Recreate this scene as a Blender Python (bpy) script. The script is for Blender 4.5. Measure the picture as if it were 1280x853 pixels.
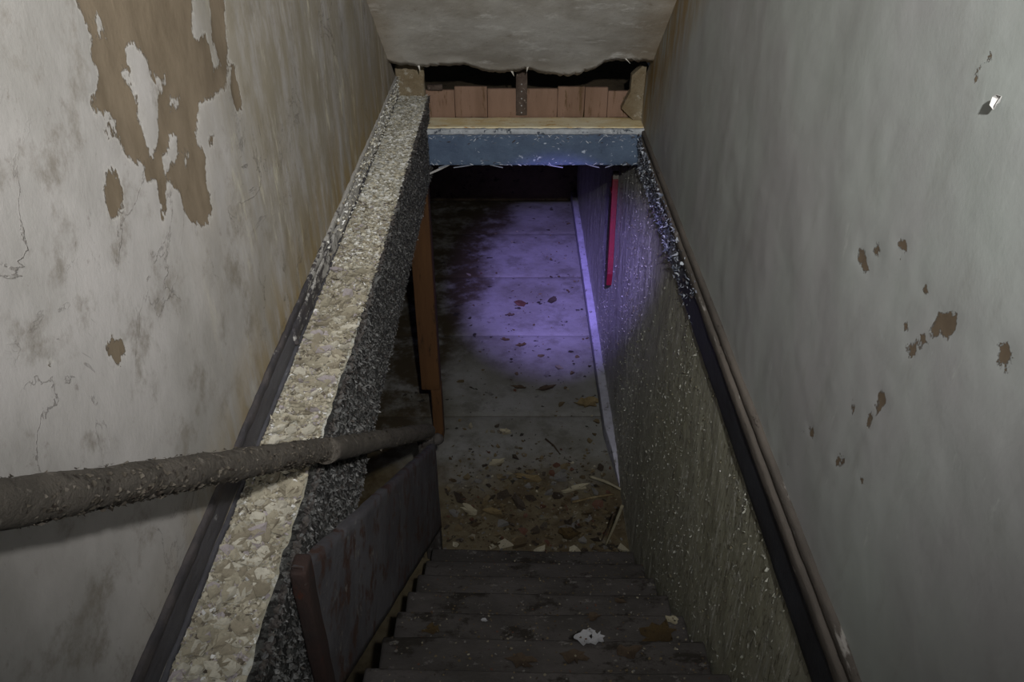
import bpy, math, random
import numpy as np
from mathutils import Vector, Matrix
random.seed(7); rng = np.random.default_rng(7)
S = bpy.context.scene
for o in list(bpy.data.objects): bpy.data.objects.remove(o)
COL = S.collection

# ------------------------------------------------------------------ camera
F_PX, PITCH, YAW, ROLL, CAMZ = 1013.1, 0.5866, -0.0045, -0.0021, 1.2
_F = Vector((math.sin(YAW)*math.cos(PITCH), math.cos(YAW)*math.cos(PITCH), -math.sin(PITCH)))
_R0 = Vector((math.cos(YAW), -math.sin(YAW), 0)); _U0 = _R0.cross(_F)
_R = _R0*math.cos(ROLL) + _U0*math.sin(ROLL); _U = _U0*math.cos(ROLL) - _R0*math.sin(ROLL)
EYE = Vector((0, 0, CAMZ))
cd = bpy.data.cameras.new('camera'); cam = bpy.data.objects.new('camera', cd); COL.objects.link(cam)
cd.sensor_width = 36; cd.lens = F_PX/1280*36; cd.clip_start = .02
cam.matrix_world = Matrix((( _R.x, _U.x, -_F.x, EYE.x), (_R.y, _U.y, -_F.y, EYE.y), (_R.z, _U.z, -_F.z, EYE.z), (0, 0, 0, 1)))
S.camera = cam
def at(u, v, ax, val):
    "surveyed point of the photograph on the plane axis ax = val (metres)"
    d = _F + _R*((u-640)/F_PX) + _U*((426.5-v)/F_PX)
    return EYE + d*((val-EYE[ax])/d[ax])

# ------------------------------------------------------------------ light
w = bpy.data.worlds.new('world'); S.world = w; w.use_nodes = True
w.node_tree.nodes['Background'].inputs[0].default_value = (.75, .85, 1, 1)
w.node_tree.nodes['Background'].inputs[1].default_value = .012
def lamp(kind, name, loc, target, energy, color, **k):
    d = bpy.data.lights.new(name, kind); d.energy = energy; d.color = color
    for a, b in k.items(): setattr(d, a, b)
    o = bpy.data.objects.new(name, d); COL.objects.link(o); o.location = loc
    o.rotation_euler = (Vector(target)-Vector(loc)).to_track_quat('-Z', 'Y').to_euler()
    return o
lamp('SPOT', 'hand_torch_light', (.20, -.33, 1.735), (.0, 3.3, .50), 410, (1, .99, .955), spot_size=math.radians(92), spot_blend=1, shadow_soft_size=.028)
lamp('SPOT', 'violet_torch_light', (.10, .0, 1.60), at(684, 360, 2, -2.16), 4600, (.38, .29, 1), spot_size=math.radians(15), spot_blend=1, shadow_soft_size=.02)
lamp('AREA', 'ambient_fill_light', (.1, -.8, 2.6), (0, 1.6, .6), 9, (.8, .9, 1), size=1.1)  # unseen soft fill above and behind the camera, added for the ambient level
S.view_settings.view_transform = 'Standard'; S.view_settings.look = 'None'
S.view_settings.exposure = -.32; S.view_settings.gamma = 1; S.view_settings.use_curve_mapping = False

# ------------------------------------------------------------------ dimensions
XL, XR = -.582, .63          # upper walls
XE, XC = -.428, .607         # ledge edge / right trim face
YH, YB = 3.84, 4.0           # header face / back of the header
ZF = -2.16                   # basement floor
YE = 7.62                    # basement end
SL = math.tan(.6621)
def ceil_z(y): return .172 + (YH-y)*.779
RISE, RUN = .19, .244
def nose(k): return 2.85-(k-1)*RUN, ZF+k*RISE      # y, z of nosing k

# ------------------------------------------------------------------ node helpers
def lin(c): return tuple((x/255/12.92 if x/255 <= .04045 else ((x/255+.055)/1.055)**2.4) for x in c) + (1,)
class M:
    def __init__(s, name, rough=.85, spec=.3):
        s.m = bpy.data.materials.new(name); s.m.use_nodes = True; s.t = s.m.node_tree
        s.b = s.t.nodes['Principled BSDF']; s.b.inputs['Roughness'].default_value = rough
        s.b.inputs['Specular IOR Level'].default_value = spec; s.h = None
        s.co = s.t.nodes.new('ShaderNodeTexCoord').outputs['Object']
    def set(s, sock, v):
        if isinstance(v, bpy.types.NodeSocket): s.t.links.new(v, sock)
        else: sock.default_value = v
    def vec(s, sc=(1, 1, 1), off=(0, 0, 0), rot=(0, 0, 0)):
        n = s.t.nodes.new('ShaderNodeMapping'); s.t.links.new(s.co, n.inputs[0])
        n.inputs['Scale'].default_value = sc; n.inputs['Location'].default_value = off; n.inputs['Rotation'].default_value = rot
        return n.outputs[0]
    def noise(s, scale, detail=6, rough=.6, st=(1, 1, 1), off=(0, 0, 0), dist=0):
        n = s.t.nodes.new('ShaderNodeTexNoise'); s.t.links.new(s.vec(st, off), n.inputs['Vector'])
        n.inputs['Scale'].default_value = scale; n.inputs['Detail'].default_value = detail
        n.inputs['Roughness'].default_value = rough; n.inputs['Distortion'].default_value = dist
        return n.outputs['Fac']
    def vor(s, scale, feat='F1', st=(1, 1, 1), out='Distance', rnd=1):
        n = s.t.nodes.new('ShaderNodeTexVoronoi'); s.t.links.new(s.vec(st), n.inputs['Vector'])
        n.feature = feat; n.inputs['Scale'].default_value = scale; n.inputs['Randomness'].default_value = rnd
        return n.outputs[out]
    def attr(s, name, out='Fac'):
        n = s.t.nodes.new('ShaderNodeAttribute'); n.attribute_name = name; return n.outputs[out]
    def math(s, op, a, b=0., c=0.):
        n = s.t.nodes.new('ShaderNodeMath'); n.operation = op
        for i, v in enumerate((a, b, c)): s.set(n.inputs[i], v)
        return n.outputs[0]
    def step(s, x, a, b):
        n = s.t.nodes.new('ShaderNodeMapRange'); n.interpolation_type = 'SMOOTHSTEP'
        s.set(n.inputs[0], x); n.inputs[1].default_value = a; n.inputs[2].default_value = b
        return n.outputs[0]
    def mix(s, f, a, b, mode='MIX'):
        n = s.t.nodes.new('ShaderNodeMix'); n.data_type = 'RGBA'; n.blend_type = mode
        s.set(n.inputs[0], f)
        for i, v in ((6, a), (7, b)):
            if isinstance(v, tuple) and len(v) == 3: v = lin(v)
            s.set(n.inputs[i], v)
        return n.outputs[2]
    def axis(s, i):
        n = s.t.nodes.new('ShaderNodeSeparateXYZ'); s.t.links.new(s.co, n.inputs[0]); return n.outputs[i]
    def bump(s, h, dist=.004, strength=1):
        n = s.t.nodes.new('ShaderNodeBump'); n.inputs['Distance'].default_value = dist
        n.inputs['Strength'].default_value = strength; s.set(n.inputs['Height'], h)
        if s.h: s.t.links.new(s.h, n.inputs['Normal'])
        s.h = n.outputs[0]
    def done(s, col):
        s.set(s.b.inputs['Base Color'], lin(col) if isinstance(col, tuple) and len(col) == 3 else col)
        if s.h: s.t.links.new(s.h, s.b.inputs['Normal'])
        return s.m

def mat_wall_left():
    m = M('old_plaster_left', .8, .25)
    c = m.mix(m.step(m.noise(2.2, 5), .35, .68), (178, 174, 172), (150, 147, 143))
    c = m.mix(m.step(m.noise(9, 8, .7, off=(3, 1, 0)), .5, .72), c, (128, 122, 114))
    # old dirt streaks running down towards the far end
    y = m.axis(1)
    far = m.step(m.math('ADD', y, m.math('MULTIPLY', m.noise(3, 4, .6, (1, 1, .5)), .9)), 1.5, 2.6)
    st = m.noise(5, 8, .72, (1, 1.8, .55), (0, 5, 2))
    c = m.mix(m.math('MULTIPLY', far, m.step(st, .3, .62)), c, (140, 132, 116))
    c = m.mix(m.math('MULTIPLY', far, m.step(m.noise(6, 8, .72, (1, 2, .5), (0, 9, 2)), .55, .66)), c, (190, 184, 166))
    c = m.mix(m.math('MULTIPLY', m.attr('stain'), m.step(m.noise(9, 6, .65, (1, 2, .5), (4, 9, 2)), .34, .6)), c, (140, 122, 86))
    # fine cracks and mould freckles
    cr = m.noise(3.1, 9, .62, dist=1.2)
    crack = m.math('MULTIPLY', m.step(m.math('ABSOLUTE', m.math('SUBTRACT', cr, .5)), .008, .0), m.step(m.noise(2.4, 3, off=(7, 7, 1)), .46, .6))
    c = m.mix(m.math('MULTIPLY', crack, .55), c, (84, 76, 68))
    c = m.mix(m.math('MULTIPLY', m.step(m.noise(30, 6, .75), .6, .75), .45), c, (96, 84, 74))
    b = m.math('ADD', m.attr('bare'), m.math('MULTIPLY', m.math('SUBTRACT', m.noise(30, 8, .78, (1, 1.4, .7)), .5), .07))
    bare = m.step(b, -.0012, .0012)
    rim = m.math('MULTIPLY', m.step(b, -.008, -.001), m.math('SUBTRACT', 1., bare))
    c = m.mix(m.math('MULTIPLY', rim, .5), c, (196, 192, 186))
    bc = m.mix(m.step(m.noise(7, 7, .7, (1, 1.6, .6)), .35, .7), (124, 111, 94), (103, 91, 75))
    c = m.mix(bare, c, bc)
    m.bump(m.math('MULTIPLY', bare, -1.), .0025)
    m.bump(m.noise(14, 9, .72, (1, 1, .7)), .003, .7)
    m.bump(crack, .002, .6)
    return m.done(c)
def mat_wall_right():
    m = M('old_plaster_right', .62, .35)
    c = m.mix(m.step(m.noise(1.7, 4), .3, .7), (158, 163, 160), (150, 149, 150))
    c = m.mix(m.math('MULTIPLY', m.step(m.noise(8, 8, .68, (1, 1.5, .5)), .52, .76), .5), c, (132, 133, 128))
    c = m.mix(m.math('MULTIPLY', m.step(m.noise(11, 8, .75, (1, 2, .5), (5, 5, 5)), .62, .7), .4), c, (190, 193, 190))
    c = m.mix(m.math('MULTIPLY', m.attr('stain'), m.step(m.noise(8, 6, .65, (1, 2, .5), (4, 9, 2)), .3, .62)), c, (140, 116, 74))
    b = m.math('ADD', m.attr('bare'), m.math('MULTIPLY', m.math('SUBTRACT', m.noise(75, 6, .8), .5), .034))
    bare = m.step(b, -.0008, .0008)
    c = m.mix(bare, c, m.mix(m.noise(50, 4), (112, 98, 82), (92, 80, 66)))
    m.bump(m.math('MULTIPLY', bare, -1.), .0025)
    m.bump(m.noise(20, 8, .66), .0014, .6)
    m.bump(m.noise(2.2, 3), .02, .35)
    return m.done(c)
def mat_ceiling():
    m = M('stained_plaster_ceiling', .85, .2)
    c = m.mix(m.step(m.noise(3, 6, .65), .34, .66), (196, 193, 186), (166, 160, 150))
    c = m.mix(m.step(m.noise(6, 8, .7, (1, 2, 1), (4, 4, 4)), .54, .68), c, (214, 212, 206))
    c = m.mix(m.math('MULTIPLY', m.step(m.noise(16, 8, .75, off=(1, 8, 4)), .58, .72), .5), c, (124, 108, 88))
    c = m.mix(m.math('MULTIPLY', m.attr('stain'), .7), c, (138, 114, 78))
    m.bump(m.noise(15, 9, .72), .004, .8)
    return m.done(c)
def mat_lower_wall():
    m = M('peeling_stairwell_paint', .55, .4)
    c = m.mix(m.step(m.noise(3, 6, .65, (1, 1.5, .6)), .35, .68), (184, 184, 182), (160, 160, 152))
    near = m.step(m.axis(1), 3.9, 2.4)
    c = m.mix(m.math('MULTIPLY', near, .7), c, (150, 147, 120))
    zone = m.step(m.math('ABSOLUTE', m.math('SUBTRACT', m.math('ADD', m.axis(1), m.math('MULTIPLY', m.noise(3, 4, .6, (1, 1, .4)), .8)), 3.95)), .55, .1)
    sp = m.noise(30, 8, .8, (1, 1.8, .7), (2, 3, 5))
    c = m.mix(m.step(m.noise(30, 8, .75, (1, 2, .45), (8, 3, 5)), .54, .62), c, (104, 100, 86))
    c = m.mix(m.step(m.math('ADD', sp, m.math('MULTIPLY', zone, .075)), .575, .60), c, (214, 213, 206))
    c = m.mix(m.math('MULTIPLY', m.step(m.noise(16, 6, .75, (1, 3, .12), (8, 1, 5)), .57, .62), .7), c, (194, 194, 186))
    m.bump(m.noise(26, 8, .78, (1, 2.2, .8), (2, 3, 5)), .006, .8)
    m.bump(m.vor(55, 'F1', (1, 1.4, .8)), .002, .6)
    return m.done(c)
def mat_noise(name, a, b, c=None, d=None, scale=10, bump=.004, rough=.85, st=(1, 1, 1), cut=(.56, .64), cut2=(.6, .66), spec=.3, fine=3.2):
    m = M(name, rough, spec)
    k = m.mix(m.step(m.noise(scale*.4, 6, .65, st), .34, .68), a, b)
    if c: k = m.mix(m.step(m.noise(scale*1.5, 8, .72, st, (3, 6, 1)), *cut), k, c)
    if d: k = m.mix(m.step(m.noise(scale*2.4, 8, .74, st, (9, 2, 7)), *cut2), k, d)
    if bump: m.bump(m.noise(scale*fine, 8, .72, st), bump, .9)
    return m.done(k)
def mat_flake(name, cols, edge=(90, 84, 74), rough=.7):
    "paint flake: colour varies from flake to flake through the attribute 'tone'"
    m = M(name, rough, .3)
    n = m.t.nodes.new('ShaderNodeValToRGB'); m.t.links.new(m.attr('tone'), n.inputs[0]); r = n.color_ramp
    r.interpolation = 'CONSTANT'
    while len(r.elements) < len(cols): r.elements.new(.5)
    tot = sum(k for _, k in cols); acc = 0
    for e, (c, k) in zip(r.elements, cols): e.position = acc/tot; e.color = lin(c); acc += k
    c = m.mix(m.math('MULTIPLY', m.step(m.noise(120, 5, .7), .45, .7), .35), n.outputs[0], edge)
    m.bump(m.noise(90, 6, .7), .002, .6)
    return m.done(c)
MW_L, MW_R, MCEIL, MLOW = mat_wall_left(), mat_wall_right(), mat_ceiling(), mat_lower_wall()
def mat_floor():
    m = M('worn_painted_concrete', .7, .3)
    c = m.mix(m.step(m.noise(1.8, 6, .65), .36, .66), (134, 134, 132), (112, 111, 104))
    c = m.mix(m.math('MULTIPLY', m.step(m.noise(5, 8, .72, off=(2, 4, 1)), .48, .66), .6), c, (84, 82, 72))
    left = m.step(m.math('ADD', m.axis(0), m.math('ADD', m.math('MULTIPLY', m.noise(2.6, 5), .6), m.math('MULTIPLY', m.math('SUBTRACT', 6.2, m.axis(1)), .16))), .20, -.04)  # far left floor: soft shade put into the colour along with brown dirt
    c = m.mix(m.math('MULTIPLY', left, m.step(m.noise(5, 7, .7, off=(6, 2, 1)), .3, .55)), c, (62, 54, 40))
    near = m.step(m.math('ADD', m.axis(1), m.math('MULTIPLY', m.noise(4, 7, .7), .9)), 4.35, 3.85)
    c = m.mix(m.math('MULTIPLY', near, .9), c, m.mix(m.step(m.noise(9, 7, .7), .35, .6), (72, 58, 36), (98, 88, 66)))
    c = m.mix(m.step(m.noise(9, 4, .55, (1, 1.3, 1), (5, 1, 2)), .665, .685), c, (50, 46, 40))
    c = m.mix(m.step(m.noise(28, 5, .6, off=(9, 1, 2)), .70, .72), c, (46, 42, 36))
    m.bump(m.noise(10, 8, .7), .01, .7)
    return m.done(c)
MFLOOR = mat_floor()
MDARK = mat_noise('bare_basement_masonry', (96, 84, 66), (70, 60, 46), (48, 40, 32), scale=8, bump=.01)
MLEDGE = mat_noise('powdery_ledge_paint', (182, 179, 166), (164, 157, 138), (206, 205, 198), (116, 104, 86), scale=14, bump=.012, cut=(.5, .58), cut2=(.64, .68))
MTRIM_W = mat_noise('chalky_white_trim', (176, 174, 170), (140, 138, 134), (70, 66, 68), (206, 205, 200), scale=16, bump=.01, st=(1, .5, 1), cut=(.55, .62))
def mat_crust():
    m = M('crusty_white_over_dark_trim', .8, .3)
    c = m.mix(m.step(m.noise(12, 6), .35, .7), (60, 58, 62), (84, 78, 78))
    far = m.math('ADD', m.math('MULTIPLY', m.math('SUBTRACT', m.noise(34, 8, .75, (1, .5, 1)), .5), 3.2), m.math('MULTIPLY', m.math('SUBTRACT', m.axis(1), 2.1), .9))
    c = m.mix(m.step(far, -.12, .12), c, m.mix(m.noise(30, 5), (186, 184, 180), (150, 146, 142)))
    m.bump(m.noise(36, 8, .72), .008, .9)
    return m.done(c)
MCRUST = mat_crust()
MTRIM_D = mat_noise("dark_slate_trim", (84, 84, 90), (60, 58, 64), (150, 150, 150), (96, 82, 66), scale=16, bump=.006, st=(1, .4, 1), cut=(.62, .68), cut2=(.66, .7), rough=.5)
def mat_fascia_right():
    m = M('flaking_slate_fascia', .5, .4)
    c = m.mix(m.step(m.noise(5, 6), .35, .7), (50, 52, 58), (38, 38, 42))
    far = m.step(m.math('ADD', m.axis(1), m.math('MULTIPLY', m.noise(6, 6), .5)), 2.75, 3.15)
    c = m.mix(m.math('MULTIPLY', far, m.step(m.noise(26, 8, .75, (1, .8, 1)), .42, .5)), c, (156, 160, 170))
    c = m.mix(m.math('MULTIPLY', far, m.step(m.noise(34, 8, .75, (1, .8, 1), (4, 4, 4)), .54, .6)), c, (66, 54, 56))
    m.bump(m.noise(26, 8, .75, (1, .8, 1)), .008, .8)
    return m.done(c)
MFASC_R = mat_fascia_right()
MMOLD = mat_noise('worn_brown_moulding', (96, 89, 83), (72, 67, 63), (140, 136, 132), (52, 46, 44), scale=20, bump=.004, st=(1, .25, 1), cut=(.6, .68))
MFASC_L = mat_noise('scaled_grey_fascia', (86, 86, 84), (54, 54, 54), (124, 124, 122), (36, 34, 34), scale=22, bump=.02, cut=(.54, .6), cut2=(.5, .56))
MBLUE = mat_noise('chipped_blue_grey_paint', (88, 104, 126), (74, 88, 110), (176, 186, 200), (52, 58, 70), scale=15, bump=.004, rough=.5, cut=(.63, .66), cut2=(.64, .67))
MYEL = mat_noise('rust_stained_header_cap', (222, 212, 182), (206, 184, 134), (176, 126, 60), (226, 222, 212), scale=10, bump=.004, st=(1, 2, 1), cut=(.56, .68))
MLIP = mat_noise('chalky_header_lip', (186, 190, 194), (140, 144, 150), (76, 82, 92), (212, 212, 212), scale=20, bump=.005, cut=(.56, .62))
MPINK = mat_noise('pinkish_brown_plank', (134, 108, 92), (116, 92, 76), (96, 74, 54), (86, 70, 42), scale=9, bump=.003, st=(2, 1, .3))
MSTUD = mat_noise('dark_rusty_strap', (86, 74, 66), (58, 46, 40), (140, 128, 116), None, scale=34, bump=.005, cut=(.6, .66))
MCHUNK = mat_noise('broken_plaster_core', (140, 128, 106), (112, 96, 72), (168, 162, 148), (78, 66, 48), scale=16, bump=.012)
MORANGE = mat_noise('orange_brown_timber', (88, 60, 34), (74, 49, 28), (54, 36, 20), None, scale=9, bump=.004, st=(2, 2, .3))
MRED = mat_noise('red_painted_wood', (100, 16, 28), (84, 12, 24), (60, 18, 22), None, scale=30, bump=.003, rough=.45, cut=(.66, .7), spec=.4)
MBARE = mat_noise('grey_bare_wood', (120, 116, 110), (92, 86, 80), None, None, scale=30, bump=.003)
MRAIL = mat_noise('crusted_rail_paint', (92, 86, 79), (72, 67, 61), (114, 108, 100), (44, 36, 30), scale=24, bump=.012, cut=(.58, .66), cut2=(.58, .66))
MPANEL = mat_noise('rust_blotched_grey_panel', (92, 91, 95), (70, 68, 72), (72, 54, 48), (118, 116, 112), scale=8, bump=.006, cut=(.5, .6), cut2=(.6, .64), rough=.6)
MPOST = mat_noise('dark_red_brown_post', (54, 38, 34), (42, 36, 35), (70, 38, 28), (76, 72, 70), scale=12, bump=.006, st=(1, 1, .5), cut2=(.64, .68))
MNEWEL = mat_noise('sooty_grey_newel', (74, 70, 68), (46, 42, 40), (98, 96, 94), (36, 26, 22), scale=16, bump=.006, st=(1, 1, .5))
MTREAD = mat_noise('dirty_grey_tread', (78, 74, 73), (56, 53, 51), (40, 36, 32), (104, 101, 99), scale=6, bump=.006, st=(.8, 1.4, 1), cut=(.52, .62), cut2=(.6, .66))
MRISER = mat_noise('dark_riser', (46, 43, 42), (34, 32, 30), None, None, scale=9, bump=.004)
MBASE = mat_noise('pale_lavender_skirting', (176, 176, 192), (150, 150, 162), (112, 110, 112), None, scale=14, bump=.004)
MFLK = mat_flake('cream_paint_flakes', [((164, 157, 140), 5), ((150, 143, 126), 5), ((134, 126, 110), 4), ((176, 171, 158), 2.5), ((206, 205, 204), .7), ((152, 144, 146), 2), ((92, 84, 74), 1.3)])
MFLK_W = mat_flake('white_ledge_flakes', [((214, 213, 208), 4), ((196, 192, 178), 5), ((176, 169, 150), 3), ((228, 228, 226), 1.5), ((134, 124, 106), .6)])
MFLK_G = mat_flake('grey_scale_flakes', [((92, 92, 92), 4), ((80, 80, 80), 4), ((106, 106, 106), 2.4), ((134, 134, 134), .4), ((60, 56, 55), 2.5)])
MFLK_B = mat_flake('blistered_wall_flakes', [((172, 172, 162), 4), ((152, 152, 140), 4), ((116, 112, 94), 4), ((204, 204, 198), 1)])
MFLK_R = mat_flake('rail_scale', [((82, 76, 68), 5), ((66, 60, 53), 5), ((94, 88, 81), 1.2), ((44, 37, 32), 2)])
MFLK_F = mat_flake('floor_litter', [((92, 80, 58), 5), ((74, 62, 44), 5), ((110, 104, 90), 3), ((150, 144, 126), .7), ((98, 96, 94), 3), ((52, 44, 36), 3), ((80, 52, 40), 1.2)])
MFLK_S = mat_flake('blue_trim_chips', [((150, 156, 170), 3), ((196, 202, 212), 2), ((96, 104, 118), 3), ((60, 54, 58), 2)])
MWHITE = mat_noise('white_paint_curl', (180, 178, 176), (156, 154, 152), None, None, scale=20, bump=.002)
MGREYW = mat_noise('dull_white_paint', (158, 158, 162), (130, 130, 134), None, None, scale=20, bump=.002)
MTAN = mat_noise('tan_paper_scrap', (112, 98, 70), (92, 78, 54), (132, 120, 94), None, scale=12, bump=.004)
MOCHRE = mat_noise('ochre_rot', (72, 58, 34), (56, 44, 26), (40, 32, 22), None, scale=14, bump=.008)
MCREAM = mat_noise('cream_scrap', (150, 144, 124), (128, 120, 98), None, None, scale=14, bump=.003)
MSTICK = mat_noise('dry_stick', (72, 60, 48), (48, 38, 30), None, None, scale=30, bump=.003)

# ------------------------------------------------------------------ mesh helpers
def mesh(name, verts, faces, mat, parent=None, attrs=None, smooth=False):
    me = bpy.data.meshes.new(name); me.from_pydata([tuple(v) for v in verts], [], [tuple(f) for f in faces])
    if attrs:
        for k, a in attrs.items():
            at_ = me.attributes.new(k, 'FLOAT', 'POINT'); at_.data.foreach_set('value', np.asarray(a, dtype=np.float32))
    me.materials.append(mat)
    if smooth: me.polygons.foreach_set('use_smooth', [True]*len(me.polygons))
    me.update(); o = bpy.data.objects.new(name, me); COL.objects.link(o)
    if parent: o.parent = parent
    return o
def tag(o, label=None, cat=None, group=None, kind=None):
    for k, v in (('label', label), ('category', cat), ('group', group), ('kind', kind)):
        if v: o[k] = v
    return o
def thing(name, label, cat, loc=(0, 0, 0), group=None):
    o = bpy.data.objects.new(name, None); o.empty_display_size = .1; COL.objects.link(o); o.location = loc
    return tag(o, label, cat, group)
def under(o, parent):
    "parent o, keeping where it stands"
    o.parent = parent
    o.matrix_parent_inverse = (Matrix.Translation(parent.location) if not parent.parent else Matrix()).inverted(); return o
def vnoise(x, y, z, seed=0):
    xi, yi, zi = np.floor(x).astype(np.int64), np.floor(y).astype(np.int64), np.floor(z).astype(np.int64)
    fx, fy, fz = x-xi, y-yi, z-zi
    fx, fy, fz = (f*f*(3-2*f) for f in (fx, fy, fz))
    def h(a, b, c):
        n = (a*374761393 + b*668265263 + c*2147483647 + seed*1274126177) & 0xffffffff
        n = ((n ^ (n >> 13))*1274126177) & 0xffffffff
        return ((n ^ (n >> 16)) & 0xffff)/65535.
    r = 0
    for dx in (0, 1):
        for dy in (0, 1):
            for dz in (0, 1):
                r = r + h(xi+dx, yi+dy, zi+dz)*(fx if dx else 1-fx)*(fy if dy else 1-fy)*(fz if dz else 1-fz)
    return r*2-1
def fbm(x, y, z, sc, octs=4, seed=0, gain=.55):
    r = 0; a = 1; t = 0
    for k in range(octs):
        r = r + a*vnoise(x*sc+17.3*k, y*sc-5.1*k, z*sc+3.7*k, seed+k); t += a; a *= gain; sc *= 2.03
    return r/t
def grid(name, P, mat, parent=None, attrs=None, smooth=True):
    "P: (n, m, 3) array of points"
    n, m = P.shape[:2]; idx = np.arange(n*m).reshape(n, m)
    f = np.stack([idx[:-1, :-1], idx[1:, :-1], idx[1:, 1:], idx[:-1, 1:]], -1).reshape(-1, 4)
    me = bpy.data.meshes.new(name); me.from_pydata(P.reshape(-1, 3).tolist(), [], f.tolist())
    if attrs:
        for k, a in attrs.items():
            q = me.attributes.new(k, 'FLOAT', 'POINT'); q.data.foreach_set('value', np.asarray(a, dtype=np.float32).ravel())
    me.materials.append(mat); me.polygons.foreach_set('use_smooth', [smooth]*len(me.polygons))
    me.update(); o = bpy.data.objects.new(name, me); COL.objects.link(o)
    if parent: o.parent = parent
    return o
def rough_box(name, lo, hi, mat, parent=None, step=.03, amp=.003, sc=14, bev=.006, fn=None, seed=0, smooth=True):
    "a box whose faces are subdivided, its edges rounded and worn by noise"
    lo = np.array(lo, float); hi = np.array(hi, float); V = []; Fc = []
    for ax in range(3):
        a, b = [i for i in range(3) if i != ax]
        for side in (0, 1):
            na = max(2, int((hi[a]-lo[a])/step)+1); nb = max(2, int((hi[b]-lo[b])/step)+1)
            ta = np.unique(np.concatenate([np.linspace(lo[a], hi[a], na), [min(lo[a]+bev, hi[a]), max(hi[a]-bev, lo[a])]]))
            tb = np.unique(np.concatenate([np.linspace(lo[b], hi[b], nb), [min(lo[b]+bev, hi[b]), max(hi[b]-bev, lo[b])]]))
            A, B = np.meshgrid(ta, tb, indexing='ij'); P = np.zeros(A.shape+(3,))
            P[..., a] = A; P[..., b] = B; P[..., ax] = (hi if side else lo)[ax]
            base = sum(len(v) for v in V); n, m_ = A.shape; idx = base+np.arange(n*m_).reshape(n, m_)
            q = [idx[:-1, :-1], idx[1:, :-1], idx[1:, 1:], idx[:-1, 1:]]
            if (side == 0) != (ax == 1): q = q[::-1]
            V.append(P.reshape(-1, 3)); Fc.append(np.stack(q, -1).reshape(-1, 4))
    V = np.concatenate(V); Fc = np.concatenate(Fc)
    c = np.clip(V, lo+bev, hi-bev); d = V-c; L = np.linalg.norm(d, axis=1, keepdims=True)
    V = c + d/np.maximum(L, 1e-9)*np.minimum(L, bev)
    if fn: V = fn(V)
    if amp:
        x, y, z = V.T
        for i in range(3): V[:, i] += amp*fbm(x, y, z, sc, 4, seed+11*i)
    import bmesh
    o = mesh(name, V, Fc, mat, parent, smooth=smooth)
    bm = bmesh.new(); bm.from_mesh(o.data); bmesh.ops.remove_doubles(bm, verts=bm.verts, dist=1e-5)
    bmesh.ops.recalc_face_normals(bm, faces=bm.faces); bm.to_mesh(o.data); bm.free()
    return o
def tube(name, pts, rad, mat, parent=None, n=16, amp=.002, sc=20, seed=0, sub=None, cap=True):
    pts = [np.array(p, float) for p in pts]
    if sub:
        q = []; r = []
        for i in range(len(pts)-1):
            for k in range(sub): q.append(pts[i]+(pts[i+1]-pts[i])*k/sub); r.append(rad[i]+(rad[i+1]-rad[i])*k/sub)
        q.append(pts[-1]); r.append(rad[-1]); pts, rad = q, r
    V = []; Fc = []
    for i, p in enumerate(pts):
        t = pts[min(i+1, len(pts)-1)]-pts[max(i-1, 0)]; t /= np.linalg.norm(t)
        up = np.array((0, 0, 1.)) if abs(t[2]) < .95 else np.array((1., 0, 0))
        a = np.cross(t, up); a /= np.linalg.norm(a); b = np.cross(a, t)
        for k in range(n):
            an = 2*math.pi*k/n; V.append(p+rad[i]*(a*math.cos(an)+b*math.sin(an)))
    V = np.array(V); x, y, z = V.T; ctr = np.repeat(np.array(pts), n, 0); d = V-ctr
    if amp: V = ctr + d*(1+amp/np.maximum(np.repeat(rad, n), 1e-4)*fbm(x, y, z, sc, 4, seed))[:, None]
    for i in range(len(pts)-1):
        for k in range(n):
            Fc.append((i*n+k, i*n+(k+1) % n, (i+1)*n+(k+1) % n, (i+1)*n+k))
    if cap: Fc += [tuple(range(n-1, -1, -1)), tuple(range((len(pts)-1)*n, len(pts)*n))]
    return mesh(name, V, Fc, mat, parent, smooth=True)
def prism(name, poly, d0, d1, mat, parent=None, axis=1):
    "polygon in the two other axes, extruded along axis from d0 to d1"
    o = [i for i in range(3) if i != axis]; V = []
    for d in (d0, d1):
        for p in poly:
            v = [0, 0, 0]; v[o[0]], v[o[1]] = p; v[axis] = d; V.append(v)
    n = len(poly); Fc = [tuple(range(n)), tuple(range(2*n-1, n-1, -1))] + [(i, i+n, (i+1) % n+n, (i+1) % n) for i in range(n)]
    import bmesh
    ob = mesh(name, V, Fc, mat, parent); bm = bmesh.new(); bm.from_mesh(ob.data)
    bmesh.ops.recalc_face_normals(bm, faces=bm.faces); bm.to_mesh(ob.data); bm.free()
    return ob
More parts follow.
